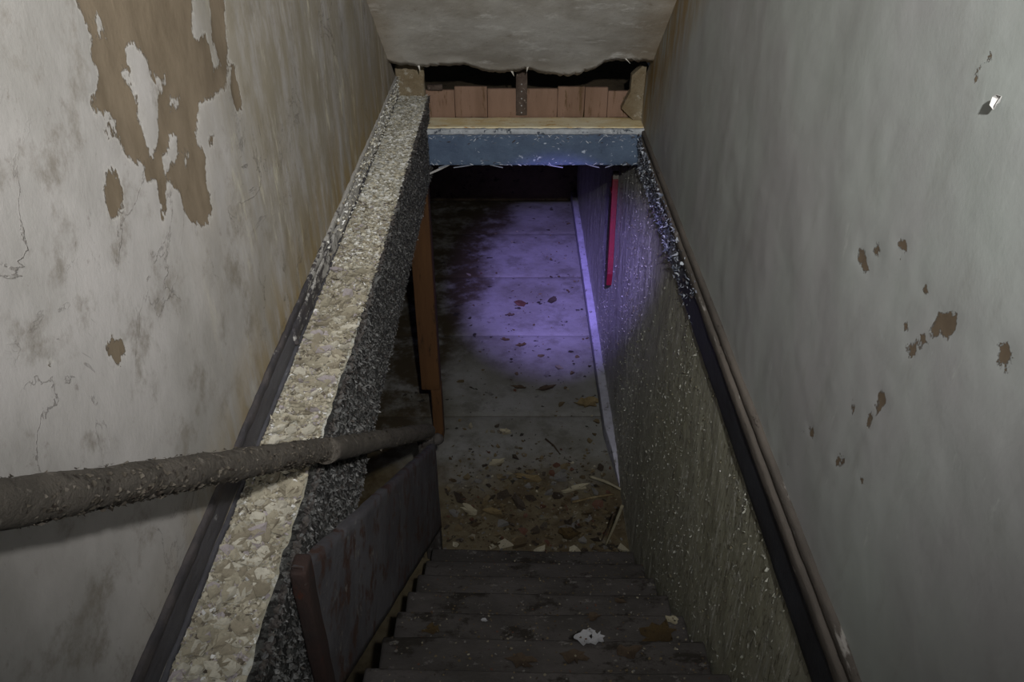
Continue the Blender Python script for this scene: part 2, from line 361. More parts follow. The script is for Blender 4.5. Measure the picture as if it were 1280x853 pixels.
def flakes(name, P, N, T, size, curl, mat, parent, tone=None, n=6, lift=.2, asp=(.6, 1.)):
    """many curled paint flakes in one mesh. P points, N surface normals, T long directions, size radii"""
    k = len(P); B = np.cross(N, T); ang = np.sort(rng.random((k, n))*.75 + np.arange(n)[None]*1.)*(2*math.pi/n)
    r = size[:, None]*(.65+.5*rng.random((k, n)))
    ax = r*np.cos(ang); bx = r*np.sin(ang)*(asp[0]+(asp[1]-asp[0])*rng.random((k, 1)))
    ca = curl[:, None]*size[:, None]*(ax/size[:, None])**2*(1+.5*rng.standard_normal((k, n)))
    tl = rng.standard_normal((k, 2))*lift
    h = ca + ax*tl[:, :1] + bx*tl[:, 1:]; h -= h.min(1, keepdims=True)*.7
    rim = P[:, None] + ax[..., None]*T[:, None] + bx[..., None]*B[:, None] + (h+.001)[..., None]*N[:, None]
    c = P + N*(h.mean(1)*.35+.001)[:, None]
    V = np.concatenate([c[:, None], rim], 1).reshape(-1, 3)
    base = np.arange(k)[:, None]*(n+1); Fc = []
    for i in range(n): Fc.append(np.concatenate([base, base+1+i, base+1+(i+1) % n], 1))
    Fc = np.concatenate(Fc)
    tn = rng.random(k) if tone is None else tone
    o = mesh(name, V, Fc, mat, parent, {'tone': np.repeat(tn, n+1)})
    return tag(o, kind='stuff')
T = lambda a: np.stack([np.cos(a), np.sin(a), a*0], 1)
def sdf(pts, polys):
    "signed distance (positive inside) with even-odd holes"
    d = np.full(len(pts), 1e9); ins = np.zeros(len(pts), bool); X, Y = pts.T
    for pl in polys:
        pl = np.array(pl, float)
        for a, b in zip(pl, np.roll(pl, -1, 0)):
            e = b-a; L = max((e**2).sum(), 1e-12); t = np.clip(((pts-a)@e)/L, 0, 1)
            d = np.minimum(d, np.linalg.norm(pts-a-t[:, None]*e, axis=1))
            c = (a[1] > Y) != (b[1] > Y)
            ins ^= c & (X < (b[0]-a[0])*(Y-a[1])/np.where(b[1] == a[1], 1e-9, b[1]-a[1])+a[0])
    return np.where(ins, d, -d)

# ------------------------------------------------------------------ upper walls
def wallpolys(x, lists, ox, oy, s):
    return [[(lambda p: (p.y, p.z))(at(ox+a/s, oy+b/s, 0, x)) for a, b in pl] for pl in lists]
LP = wallpolys(XL, [
 [(180,-60),(190,0),(215,30),(232,80),(245,90),(240,160),(265,190),(260,230),(240,270),(250,290),(290,300),(280,350),(315,380),(330,410),(385,440),(390,480),(420,480),(430,590),(440,560),(450,480),(480,510),(495,585),(530,600),(545,612),(565,570),(550,500),(545,420),(520,380),(520,340),(530,270),(560,260),(600,230),(610,180),(605,100),(600,30),(590,-60)],
 [(330,120),(350,112),(390,150),(400,200),(425,230),(420,330),(415,440),(395,400),(370,330),(365,290),(345,240),(340,180)],
 [(510,-60),(510,100),(530,110),(545,90),(570,190),(590,170),(565,100),(565,60),(550,-60)],
 [(448,255),(480,260),(472,290),(450,305)], [(238,20),(262,40),(262,80),(280,100),(262,98),(246,70)],
 [(295,310),(310,315),(315,355),(300,350)], [(423,200),(440,210),(438,245),(423,235)],
 [(455,360),(470,360),(475,440),(440,460),(430,440)], [(488,400),(505,400),(500,450),(490,440)],
 [(272,448),(300,448),(318,480),(332,555),(298,588),(284,560)], [(615,175),(630,175),(645,290),(630,290),(618,240)],
 [(552,352),(567,362),(562,390),(552,385)], [(318,185),(330,180),(345,215),(330,212)]], 0, 0, 2.133)
LP += wallpolys(XL, [[(250,50),(275,40),(292,60),(285,95),(262,98),(252,80)], [(108,98),(120,98),(118,108),(108,106)]], 0, 400, 1.883)
RP = wallpolys(XR, [[(625,665),(645,660),(648,700),(630,710)],[(670,650),(684,648),(680,685),(668,680)],[(645,700),(660,715),(650,735),(642,725)],
 [(728,655),(735,640),(755,640),(758,670),(745,670),(735,660)],[(735,672),(748,690),(738,695)],[(797,765),(810,760),(818,775),(808,788),(797,780)],
 [(965,160),(983,133),(985,155),(968,180)],[(935,215),(945,185),(952,190),(940,225)],[(1002,78),(1006,78),(1004,88)]], 780, 0, 2.132)
RP += wallpolys(XR, [[(668,60),(685,60),(700,35),(715,35),(735,10),(740,-15),(790,-20),(785,20),(765,50),(755,30),(730,45),(710,55),(700,75),(680,90),(668,80)],
 [(658,10),(675,5),(668,35)],[(883,75),(885,60),(905,52),(925,75),(915,95),(905,125),(888,120),(890,95)],
 [(600,180),(610,165),(622,175),(618,200),(605,215),(590,235),(585,258),(575,250),(580,225),(595,210)],
 [(540,190),(547,178),(548,205),(543,228),(537,220)],[(440,250),(452,255),(453,275),(445,278)],
 [(505,325),(522,315),(528,322),(520,345),(508,345)],[(561,370),(568,366),(566,388),(561,386)],[(387,335),(394,340),(390,348)],[(428,260),(433,258),(430,275)]], 780, 400, 1.884)
def upper_wall(name, x, z0, polys, mat, sgn, label):
    ys = np.arange(-1.8, 4.021, .02); zs = np.linspace(0, 1, 200)
    Y = np.repeat(ys[:, None], len(zs), 1); top = ceil_z(Y)+.02
    Z = z0+(top-z0)*(zs[None]**1.15)
    A = np.stack([Y, Z], -1).reshape(-1, 2)
    b = sdf(A, polys).reshape(Y.shape)
    rel = .010*fbm(Y, Z, Y*0, .9, 3, 3) + .004*fbm(Y, Z*.7, Y*0, 6, 4, 9) - .0022*(1/(1+np.exp(-np.clip(b/.003, -30, 30))))
    X = x - sgn*(.004+np.clip(rel, -.012, .012))*1.
    if sgn < 0: st = np.clip(1-(Z-.1)/(.10+.28*np.clip((Y-1)/2, 0, 1)), 0, 1)*np.clip((Y-.7)/1., 0, 1)*np.clip((3.9-Y)/.5, .25, 1)
    else:
        d = ceil_z(Y)-Z; st = np.clip(1.4*(1-d/(.26+.30*np.clip((Y-2.4)/1.2, 0, 1))), 0, 1)*np.clip((Y-2.3)/.5, 0, 1)
    # outer skin
    P = np.stack([X, Y, Z], -1); o = grid(name, P, mat, attrs={'bare': b, 'stain': st})
    return tag(o, label, 'wall', kind='structure')
upper_wall('wall_left', XL, -.03, LP, MW_L, -1, 'left upper wall of stained plaster with large peeled brown patch')
upper_wall('wall_right', XR, -.20, RP, MW_R, 1, 'right upper wall of smooth grey plaster with small brown chips')
# loose white curl on the right wall
def scrap(name, poly, mat, z, h=.004, curl=.0, n=3, parent=None, normal='z', tilt=(0, 0)):
    "irregular curled scrap with thickness; poly are (x, y) points around its middle"
    c = np.mean(poly, 0); V = []; R = []
    for s in (1., .55):
        for p in poly:
            q = c+(np.array(p)-c)*s; V.append((q[0], q[1], curl*s*s*(.6+.8*random.random())+tilt[0]*(q[0]-c[0])+tilt[1]*(q[1]-c[1])))
    V.append((c[0], c[1], 0)); k = len(poly); m_ = len(V)
    V = [(a, b, d+h) for a, b, d in V] + [(a, b, d) for a, b, d in V]
    Fc = []
    for i in range(k):
        j = (i+1) % k
        Fc += [(i, j, k+j, k+i), (k+i, k+j, 2*k), (m_+j, m_+i, m_+k+i, m_+k+j), (m_+k+j, m_+k+i, m_+2*k), (j, i, m_+i, m_+j)]
    zs = [v[2] for v in V]; mn = min(zs)
    V = [(a, b, z+d-mn) for a, b, d in V]
    return mesh(name, V, Fc, mat, parent)
def blob(r, n=8, jag=.3, asp=1.): return [(r*(1-jag/2+jag*random.random())*math.cos(a), asp*r*(1-jag/2+jag*random.random())*math.sin(a)) for a in [2*math.pi*(i+.4*random.random())/n for i in range(n)]]
p = at(1255, 126, 0, XR)
curl = scrap('paint_curl', blob(.012, 6, .7, .6), MWHITE, 0, .0012, .006)
curl.rotation_euler = (0, -math.pi/2, .2); curl.location = (XR-.006, p.y, p.z)
tag(curl, 'small white curl of paint lifting off the right wall near the frame edge', 'paint curl')

# ------------------------------------------------------------------ sloping ceiling with its ragged lower edge
EDGE = [(482,80),(500,84),(523,88),(553,87),(578,86),(609,94),(639,94),(650,92),(660,89),(679,96),(712,98),(742,90),(757,81),(780,78),(815,80),(822,80)]
xs = np.linspace(XL-.005, XR+.01, 120); lim = []
def hit_ceiling(u, v):
    d = _F + _R*((u-640)/F_PX) + _U*((426.5-v)/F_PX)      # z = .172+(YH-y)*.779
    t = (.172+YH*.779-CAMZ)/(d.z+.779*d.y); return EYE+d*t
E3 = [hit_ceiling(e[0], e[1]-5) for e in EDGE]
yl = np.interp(xs, [e.x for e in E3], [e.y for e in E3]) + .012*fbm(xs, xs*0, xs*0, 26, 4, 5) + .012*fbm(xs, xs*0, xs*0, 75, 2, 15)
ts = np.linspace(0, 1, 170)**.8
X = np.repeat(xs[None], len(ts), 0); Yc = -1.8+(yl[None]+1.8)*ts[:, None]
Zc = .172+(YH-Yc)*.779
rel = .012*fbm(X, Yc, X*0, 3, 5, 21)
fray = np.clip((ts[:, None]-.992)/.008, 0, 1)
top = np.stack([X, Yc+(rel+.0)*.6-.006*fray, Zc+rel*.8-.004*fray], -1)
lo_ = top[-1].copy(); e1 = lo_.copy(); e1[:, 1] += .020; e1[:, 2] += .022+.006*fbm(xs, xs*0, xs*0, 40, 2, 8)
e2 = e1.copy(); e2[:, 1] -= 1.; e2[:, 2] += .779
P = np.concatenate([top, e1[None], e2[None]], 0)
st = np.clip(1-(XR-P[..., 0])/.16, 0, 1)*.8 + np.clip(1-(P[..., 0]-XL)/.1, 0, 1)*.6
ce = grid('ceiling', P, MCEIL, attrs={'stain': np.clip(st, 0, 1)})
for e_, du, dv, w_ in ((8, -3, 9, .012), (13, 4, 8, .010), (2, 4, 7, .012), (6, 3, 6, .014)):
    a_ = hit_ceiling(EDGE[e_][0], EDGE[e_][1]-7); b_ = hit_ceiling(EDGE[e_][0]+du, EDGE[e_][1]+dv-4)
    b_ = Vector((b_.x, a_.y-.004, a_.z-.026-.3*w_)); mesh('plaster_bit', [a_+Vector((-w_/2, 0, 0)), a_+Vector((w_/2, 0, 0)), b_+Vector((.003, -.004, 0)), a_+Vector((-w_/2, .008, 0)), a_+Vector((w_/2, .008, 0)), b_+Vector((.003, .002, 0))], [(0, 1, 2), (3, 5, 4), (0, 3, 4, 1), (1, 4, 5, 2), (0, 2, 5, 3)], MCEIL, ce)
tag(ce, 'sloping plaster ceiling with a ragged broken lower edge', 'ceiling', kind='structure')

# ------------------------------------------------------------------ boards behind the broken ceiling
bk = thing('bulkhead', 'pinkish brown boards behind the hole in the ceiling above the blue beam', 'bulkhead', (0, YB, -.11))
edges = [XE-.02, at(609,120,1,YB).x, at(697,120,1,YB).x, at(731,120,1,YB).x, at(760,120,1,YB).x, XR-.005]
edges = [edges[0], at(568,120,1,YB).x] + edges[1:]
for i in range(len(edges)-1):
    a, b = edges[i]+.0008, edges[i+1]-.0008
    zt = .034 - (.012 if i in (0, 5) else 0) + .006*math.sin(i*2.3)
    under(rough_box('plank', (a, YB+.002*(i % 2), -.115), (b, YB+.022, zt), MPINK, None, .03, .0015, 20, .003, seed=i), bk)
a = at(645, 110, 1, YB-.012).x; b = at(659, 110, 1, YB-.012).x
s_ = under(rough_box('strap', (a, YB-.012, -.10), (b, YB+.0, .13), MSTUD, None, .02, .002, 30, .003), bk); s_['label'] = 'dark rusty nailed strap'
for k in range(5):
    z = -.085+k*.035
    under(tube('nail', [((a+b)/2, YB-.012, z), ((a+b)/2, YB-.017, z)], [.004, .003], MWHITE, None, 8, 0), s_)
under(rough_box('batten', (at(534,104,1,YB-.02).x, YB-.03, .03), (at(553,104,1,YB-.02).x, YB-.002, .055), MSTUD, None, .02, .003, 30, .004), bk)
# plaster left standing in both corners of the hole
lc = rough_box('plaster_stub', (XL+.004, YB-.035, .0), (XE-.012, YB+.02, .165), MCHUNK, None, .02, .008, 18, .008)
tag(lc, 'brown crumbling plaster stub at the far end of the left ledge', 'plaster')
q = [at(u, v, 1, YB-.02) for u, v in [(789,92),(802,80),(818,80),(812,112),(806,147),(790,147),(776,133),(787,112)]]
rc = prism('plaster_chunk', [(max(-9, min(XR-.003, v.x)), v.z) for v in q], YB-.055, YB-.006, MCHUNK)
tag(rc, 'broken plaster chunk at the right end of the hole above the blue beam', 'plaster')
def strip_curl(name, a, b, w, sag, mat, parent=None, n=10, twist=.6):
    a, b = Vector(a), Vector(b); V = []; Fc = []
    for i in range(n+1):
        t = i/n; p = a.lerp(b, t)+Vector((0, 0, -sag*math.sin(math.pi*t)))
        an = twist*t*2; d = Vector((0, math.cos(an), math.sin(an)))*w*(1-.6*t)
        for o_ in (0, .0014): V += [tuple(p+Vector((0, 0, o_))), tuple(p+d+Vector((0, 0, o_)))]
    for i in range(n):
        j = 4*i; Fc += [(j, j+1, j+5, j+4), (j+2, j+6, j+7, j+3), (j, j+4, j+6, j+2), (j+1, j+3, j+7, j+5)]
    Fc += [(0, 2, 3, 1), (4*n, 4*n+1, 4*n+3, 4*n+2)]
    return mesh(name, V, Fc, mat, parent)

# ------------------------------------------------------------------ header beam
hd = thing('header_beam', 'blue grey painted beam with rust stained cap across the far end of the stairwell', 'beam', (.09, YH, -.3))
under(rough_box('face_board', (XE-.0, YH, -.303), (XC+.01, YH+.03, -.138), MBLUE, None, .02, .0018, 18, .004), hd)
under(rough_box('core', (XE, YH+.032, -.30), (XC+.02, YB+.03, -.128), MDARK, None, .08, .002, 9, .004), hd)
c_ = under(rough_box('cap_board', (XE, YH+.008, -.127), (XR-.003, YB-.001, -.112), MYEL, None, .02, .0022, 20, .004), hd); c_['label'] = 'yellow cap board stained by rust'
c_ = under(rough_box('lip_moulding', (XE, YH-.014, -.142), (XC+.02, YH+.012, -.116), MLIP, None, .012, .004, 40, .005), hd); c_['label'] = 'chalky white lip moulding'
for u, l, du in [(470,40,1),(592,46,-1),(612,30,1),(683,38,1),(560,22,-1),(735,26,1),(768,20,-1)]:
    p = at(u, 200, 1, YH-.004); e = at(u+du*l*.55, 206+l*.05, 1, YH-.03)
    if u > 530: under(strip_curl('paint_curl', (p.x, YH+.002, -.302), (e.x, YH-.022, -.308), .010, .001, MFLK_S, None, twist=.2), hd)
p0 = at(562, 199, 1, YH); p1 = at(537, 218, 1, YH)
under(strip_curl('paint_curl', (p0.x, YH+.002, -.302), (p1.x, YH-.005, p1.z), .018, .002, MWHITE, None), hd)
k = 260; px = rng.uniform(XE+.01, XC, k); pz = np.where(rng.random(k) < .7, -.145-np.abs(rng.normal(0, .022, k)), -.30+np.abs(rng.normal(0, .012, k)))
o = flakes('paint_chips', np.stack([px, np.full(k, YH-.0015), pz], 1), np.tile((0, -1., 0), (k, 1)), T(rng.uniform(-.9, .9, k))[:, [0, 2, 1]], rng.uniform(.003, .014, k), rng.uniform(0, .4, k), MFLK_S, None, asp=(.08, .3), lift=.1); under(o, hd)
# upper storey slab beyond the beam
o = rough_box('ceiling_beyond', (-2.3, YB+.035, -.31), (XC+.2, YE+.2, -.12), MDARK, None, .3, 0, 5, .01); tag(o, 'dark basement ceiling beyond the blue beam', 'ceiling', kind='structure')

# ------------------------------------------------------------------ left ledge
lg = thing('ledge', 'broad left ledge covered in peeling cream paint beside the stairwell', 'ledge', (XE, 2, 0))
ys = np.arange(-.9, YB, .012); xs = np.linspace(XL, XE, 26)
Y, X = np.meshgrid(ys, xs, indexing='ij')
Zl = .004*fbm(X, Y, X*0, 14, 5, 31)+.002; Xw = X+(.004*fbm(X*0, Y, X*0, 25, 4, 33))*(X > XE-.02)
nr = np.clip((2.5-Y)/1.3, 0, 1); bw = .012+.020*nr; ed = np.clip((X-(XE-bw))/bw, 0, 1); Zl = Zl-(.010+.018*nr)*ed**.8
under(grid('ledge_top', np.stack([Xw, Y, Zl], -1), MLEDGE), lg)
under(rough_box('fascia_board', (XE-.035, -.9, -.385), (XE+.0, YB, -.012), MFASC_L, None, .016, .005, 26, .005), lg)
under(rough_box('joist', (XL-.6, -.9, -.20), (XE-.04, YB, -.02), MDARK, None, .3, 0, 5, .005), lg)
# flakes of the ledge top: near part thick cream flakes, far part powdery white
def scatter_top(k, y0, y1, s0, s1, mat, name, curl=(.1, .6), lift=.16):
    y = rng.uniform(y0, y1, k); x = rng.uniform(XL+.016, 1, k)*0 + XL+.016+(XE-.001-.020*np.clip((2.5-y)/1.3, 0, 1)+rng.normal(0, .002, k)-XL-.016)*rng.random(k)
    return under(flakes(name, np.stack([x, y, np.full(k, .003)-.008*np.clip((x-XE+.014)/.014, 0, 1)**2], 1), np.tile((0, 0, 1.), (k, 1)), T(rng.uniform(0, 6.28, k)), rng.uniform(s0, s1, k), rng.uniform(*curl, k), mat, None, lift=lift), lg)
scatter_top(9000, .75, 2.35, .0025, .009, MFLK, 'small_flakes')
scatter_top(2600, 1.75, 2.7, .004, .012, MFLK, 'middle_flakes', (.0, .4), .12)
scatter_top(5200, 2.2, YB, .003, .011, MFLK_W, 'pale_flakes', (.0, .35), .12)
# the biggest curled flakes are pieces of their own
protos = []
for i in range(14):
    r = .017+.009*random.random()
    o = scrap('paint_flake', blob(r, 6, .7, .7), MFLK, 0, .0011, .001+.003*random.random(), tilt=(random.uniform(-.12, .2), random.uniform(-.15, .15)))
    a_ = o.data.attributes.new('tone', 'FLOAT', 'POINT'); tv = random.choice([.05, .12, .2, .3, .4, .45, .55, .62, .7, .5, .35, .85, .93]); a_.data.foreach_set('value', [tv]*len(o.data.vertices))
    protos.append(o)
for i in range(290):
    y = .78+1.45*(random.random()**1.25); x = random.uniform(XL+.032, XE-.012-.018*min(1, max(0, (2.5-y)/1.3)))
    o = protos[i] if i < 14 else protos[i % 14].copy()
    if i >= 14: COL.objects.link(o)
    o.location = (x, y, .005+.002*random.random()); o.rotation_euler = (random.uniform(-.14, .14), random.uniform(-.14, .14), random.uniform(0, 6.28)); s = random.uniform(.55, 1.0); o.scale = (s, s, s)
    under(o, lg)
# scaling of the fascia face
k = 15000; y = rng.uniform(.5, YB-.02, k); z = rng.uniform(-.383, -.012, k)
an = rng.normal(math.pi/2, .5, k); Tf = np.stack([an*0, np.cos(an), np.sin(an)], 1)
sz = rng.uniform(.0025, .0085, k)*np.where(y < 2., 1.25, .9)
under(flakes('grey_scale', np.stack([np.full(k, XE+.001), y, z], 1), np.tile((1., 0, 0), (k, 1)), Tf, sz, rng.uniform(.1, .8, k), MFLK_G, None, asp=(.35, .8), lift=.2), lg)
# dark ragged nosing of the ledge edge
k = 2600; y = rng.uniform(.5, YB-.02, k)
o = flakes('edge_chips', np.stack([np.full(k, XE+.001)+rng.uniform(-.004, .003, k), y, rng.uniform(-.022, -.002, k)], 1), np.tile((.8, 0, .6), (k, 1)), np.tile((0, 1., 0), (k, 1)), rng.uniform(.003, .008, k), rng.uniform(0, .8, k), MFLK_G, None, lift=.5, tone=rng.choice([.88, .93, .97, .4], k)); under(o, lg)

# ------------------------------------------------------------------ left baseboard with its dark groove
bl = thing('baseboard_left', 'narrow chalky baseboard with dark groove along the left wall above the ledge', 'baseboard', (XL, 2, 0)); bl['kind'] = 'structure'
under(rough_box('board', (XL+.001, -.9, .018), (XL+.009, YB-.03, .078), MTRIM_D, None, .02, .002, 24, .003), bl)
c_ = under(rough_box('cap_moulding', (XL+.001, -.9, .078), (XL+.014, YB-.03, .103), MCRUST, None, .014, .004, 30, .006), bl); c_['label'] = 'chalky white cap moulding'
c_ = under(rough_box('shoe_moulding', (XL+.001, -.9, -.005), (XL+.013, YB-.03, .014), MTRIM_D, None, .014, .003, 30, .006), bl)
def white_skin(v): return v
o = rough_box('white_crust', (XL+.004, 1.75, .022), (XL+.016, YB-.04, .072), MCRUST, None, .012, .007, 36, .005); under(o, bl); o['label'] = 'crust of flaking white paint'
k = 2200; y = rng.uniform(.8, YB-.05, k); z = rng.uniform(.02, .105, k)
keep = rng.random(k) < np.clip((y-2.1)/1.2, .0, 1); y, z = y[keep], z[keep]; k = len(y)
under(flakes('trim_flakes', np.stack([np.full(k, XL+.017), y, z], 1), np.tile((.9, 0, .44), (k, 1)), np.tile((0, 1., 0), (k, 1)), rng.uniform(.003, .009, k), rng.uniform(0, .8, k), MFLK_W, None, lift=.3, asp=(.3, .7)), bl)

# ------------------------------------------------------------------ right trim: moulding over slate fascia
tr = thing('trim_1', 'slate grey fascia with brown moulding along the foot of the right wall', 'trim', (XC, 2, -.2)); tr['kind'] = 'structure'
def leanr(V): return V
under(rough_box('fascia_board', (XC, -.9, -.303), (XC+.03, YB+.05, -.188), MFASC_R, None, .02, .0025, 18, .004), tr)
under(rough_box('moulding', (XC-.006, -.9, -.187), (XR+.004, YH-.016, -.150), MMOLD, None, .02, .002, 20, .007), tr)
under(rough_box('cap_moulding', (XC+.004, -.9, -.149), (XR+.004, YH-.016, -.117), MMOLD, None, .02, .002, 20, .009), tr)
k = 1000; y = 2.3+1.5*rng.random(k)**.6; z = rng.uniform(-.30, -.125, k)
under(flakes('trim_flakes', np.stack([np.full(k, XC-.008)+(z > -.19)*-.001+(z <= -.19)*.006, y, z], 1), np.tile((-1., 0, 0), (k, 1)), np.tile((0, .7, .7), (k, 1)), rng.uniform(.003, .010, k), rng.uniform(.2, 1., k), MFLK_S, None, lift=.4), tr)

# ------------------------------------------------------------------ lower right wall
ys = np.concatenate([np.arange(-.9, 4.3, .014), np.arange(4.3, YE+.02, .03)]); zs = np.linspace(ZF-.02, -.29, 110)
Y, Z = np.meshgrid(ys, zs, indexing='ij')
Xr = XC+.012 - .008*np.abs(fbm(Y, Z*.6, Y*0, 9, 5, 41)) - .006*fbm(Y, Z, Y*0, 1.3, 2, 44)
o = grid('wall_lower_right', np.stack([Xr, Y, Z], -1), MLOW); tag(o, 'stairwell wall of blistered grey paint below the right trim', 'wall', kind='structure')
k = 14000; y = rng.uniform(1.2, 5.2, k); z = rng.uniform(ZF+.1, -.31, k)
dn = fbm(y, z*.35, y*0, 2.6, 3, 55)+.5*np.exp(-((y-3.55)/.3)**2); keep = (dn+rng.normal(0, .25, k) > .05)
y, z = y[keep], z[keep]; k = len(y); an = rng.normal(math.pi/2, .6, k)
xw = XC+.012 - .008*np.abs(fbm(y, z*.6, y*0, 9, 5, 41)) - .006*fbm(y, z, y*0, 1.3, 2, 44)
o = flakes('paint_blisters', np.stack([xw, y, z], 1), np.tile((-1., 0, 0), (k, 1)), np.stack([an*0, np.cos(an), np.sin(an)], 1), rng.uniform(.002, .009, k)*rng.uniform(.6, 1.2, k), rng.uniform(.0, .8, k), MFLK_B, None, asp=(.3, .8), lift=.22)
under(o, bpy.data.objects['wall_lower_right'])

# red painted stake fixed to the wall
def wx(u, v): p = at(u, v, 0, XC-.004); return p
a0, a1, a2, a3 = wx(772, 222), wx(765, 340), wx(764, 357), wx(773, 215)
cy = (a0.y+a1.y)/2; w2 = .030
rs = thing('red_stake', 'narrow red painted stake with pointed lower end on the right stairwell wall', 'stake', (XC, cy, a2.z))
yt, yb = a0.y, a1.y
poly = [(yt-w2, a0.z), (yb-w2, a1.z), (a2.y, a2.z), (yb+w2, a1.z+.01), (yt+w2, a0.z)]
o = under(prism('painted_shaft', poly, XC-.036, XC-.002, MRED, None, axis=0), rs)
bv = o.modifiers.new('b', 'BEVEL'); bv.width = .003; bv.segments = 2
o = under(prism('bare_tip', [(yt-w2*.9, a0.z+.001), (yt+w2*.9, a0.z+.001), (a3.y+w2*.5, a3.z), (a3.y-w2*.6, a3.z)], XC-.034, XC-.002, MBARE, None, axis=0), rs); o['label'] = 'bare grey upper end'
under(rough_box('wire_band', (XC-.040, yt-w2-.004, a0.z-.085), (XC-.001, yt+w2+.004, a0.z-.074), MRED, None, .01, .002, 60, .002), rs)

# ------------------------------------------------------------------ basement
fv = [690, 520, 419, 346, 292, 249]; fy = [2.2] + [at(640, v, 2, ZF).y for v in fv[1:-1]] + [YE]
fl = thing('floor', 'worn grey basement floor with scattered litter at the foot of the stairs', 'floor', (0, 5, ZF)); fl['kind'] = 'structure'
base = rough_box('floor_bed', (-2.3, -.9, ZF-.12), (XC+.2, YE+.1, ZF-.012), MDARK, None, .4, 0, 5, .01); under(base, fl)
for i in range(len(fy)-1):
    ys = np.linspace(fy[i]+.001, fy[i+1]-.001, max(4, int((fy[i+1]-fy[i])/.03))); xs = np.linspace(-2.3, XC+.012, 90)
    Y, X = np.meshgrid(ys, xs, indexing='ij'); Z = ZF+.004*fbm(X, Y, X*0, 4, 4, 61)-.002+(i % 2)*.002
    Z[0] -= .005; Z[-1] -= .005
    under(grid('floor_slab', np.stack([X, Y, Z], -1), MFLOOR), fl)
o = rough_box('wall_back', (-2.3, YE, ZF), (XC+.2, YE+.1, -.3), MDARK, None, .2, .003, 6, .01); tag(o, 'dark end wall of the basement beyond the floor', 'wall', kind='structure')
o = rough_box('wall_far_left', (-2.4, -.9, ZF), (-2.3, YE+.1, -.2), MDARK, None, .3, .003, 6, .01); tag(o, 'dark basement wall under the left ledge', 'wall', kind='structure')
br = rough_box('baseboard_right', (XC-.045, 3.5, ZF), (XC+.012, YE, ZF+.10), MBASE, None, .03, .003, 14, .005, fn=lambda V: np.stack([XC+.012-(XC+.012-V[:, 0])*np.clip((V[:, 1]-3.45)/.5, .05, 1), V[:, 1], ZF+(V[:, 2]-ZF)*np.clip((V[:, 1]-3.45)/.3, .1, 1)], 1)); tag(br, 'pale skirting along the foot of the right basement wall', 'baseboard', kind='structure')

# orange post under the header corner
ps = thing('support_post', 'orange brown timber post standing on the basement floor behind the handrail', 'post', (-.49, 3.96, ZF))
xa, xb = at(520, 400, 1, 3.92).x, at(547, 440, 1, 3.92).x
zn = at(540, 488, 1, 3.92).z; xn = at(539, 500, 1, 3.92).x
under(rough_box('upper_shaft', (xa, 3.92, zn), (xb, 4.03, -.31), MORANGE, None, .05, .002, 8, .005), ps)
under(rough_box('lower_shaft', (xn, 3.93, ZF), (xb+.004, 4.02, zn+.001), MORANGE, None, .05, .002, 8, .005), ps)

# ------------------------------------------------------------------ stairs
sc_ = thing('staircase', 'narrow dirty grey wooden stairs going down to the basement', 'stairs', (.09, 1.5, ZF))
for k in range(1, 12):
    y, z = nose(k)
    def wear(V, y=y, k=k):
        V = V.copy(); x = V[:, 0]; f = (V[:, 1] > y-.05)*np.exp(-((x-.1)/.3)**2); V[:, 2] -= .006*f
        V[:, 1] += .01*(x/.6)*-1.; return V
    under(rough_box('tread', (XE+.005, y-RUN-.02, z-.028), (XC-.003, y+.0, z), MTREAD, None, .03, .004, 8, .009, fn=wear, seed=k), sc_)
    under(rough_box('riser', (XE+.01, y-.03, z-RISE), (XC-.003, y-.012, z-.027), MRISER, None, .06, .003, 8, .003, seed=k), sc_)
V2 = [(nose(1)[0]+.0, ZF), (nose(11)[0], nose(11)[1]-.19), (nose(11)[0]-.3, nose(11)[1]-.19), (nose(1)[0]-.3, ZF)]
under(prism('stringer', V2, XE-.03, XE+.002, MPOST, None, axis=0), sc_)
o = rough_box('landing', (XE-.03, -.9, -.2), (XC+.0, nose(11)[0]-RUN-.02, nose(11)[1]+RISE-.2), MTREAD, None, .1, .002, 8, .008); tag(o, 'dark landing at the head of the stairs under the viewer', 'landing', kind='structure')

# ------------------------------------------------------------------ balustrade: rail, newel, panel, near post
bs = thing('balustrade', 'handrail with newel post and rust blotched side panel on the left of the stairs', 'balustrade', (-.42, 2, ZF))
xp = -.400
c1, c2 = at(368, 709, 0, xp), at(527, 566, 0, xp); d1, d2 = at(541, 671, 0, xp), at(424, 853, 0, xp)
m1 = (d1.z-d2.z)/(d1.y-d2.y); zb_ = lambda y: d2.z+m1*(y-d2.y); mt = (c2.z-c1.z)/(c2.y-c1.y); zt_ = lambda y: c1.z+mt*(y-c1.y)
yA, yB_ = c1.y, 3.0
n = 90; Y = np.linspace(yA, yB_, n); rows = []
top_z = zt_(Y)+.006*fbm(Y, Y*0, Y*0, 12, 4, 71); bot_z = zb_(Y)+.003*fbm(Y, Y*0, Y*0, 8, 3, 73)
ring = [(xp, top_z), (xp+.012, top_z-.004)]
m_ = 16
for j in range(m_+1):
    f = j/m_; zz = top_z-.004+(bot_z-top_z+.004)*f; rows.append((xp+.014+.003*fbm(Y, zz, Y*0, 9, 4, 75), zz))
L = [(np.full(n, xp-.006), top_z)] + rows + [(np.full(n, xp-.006), bot_z), (np.full(n, xp-.006), top_z)]
P = np.stack([np.stack([np.broadcast_to(x, n), Y, z], -1) for x, z in L], 1)
o = under(grid('side_panel', P, MPANEL), bs)
near = under(rough_box('near_post', (xp-.012, yA-.006, -1.0), (xp+.019, yA+.045, c1.z-.012), MPOST, None, .02, .003, 14, .006), bs); near['label'] = 'dark red brown near post'
nx0, nx1 = at(527, 600, 1, 2.98).x, at(546, 600, 1, 2.98).x
tz = at(535, 545, 1, 2.98).z
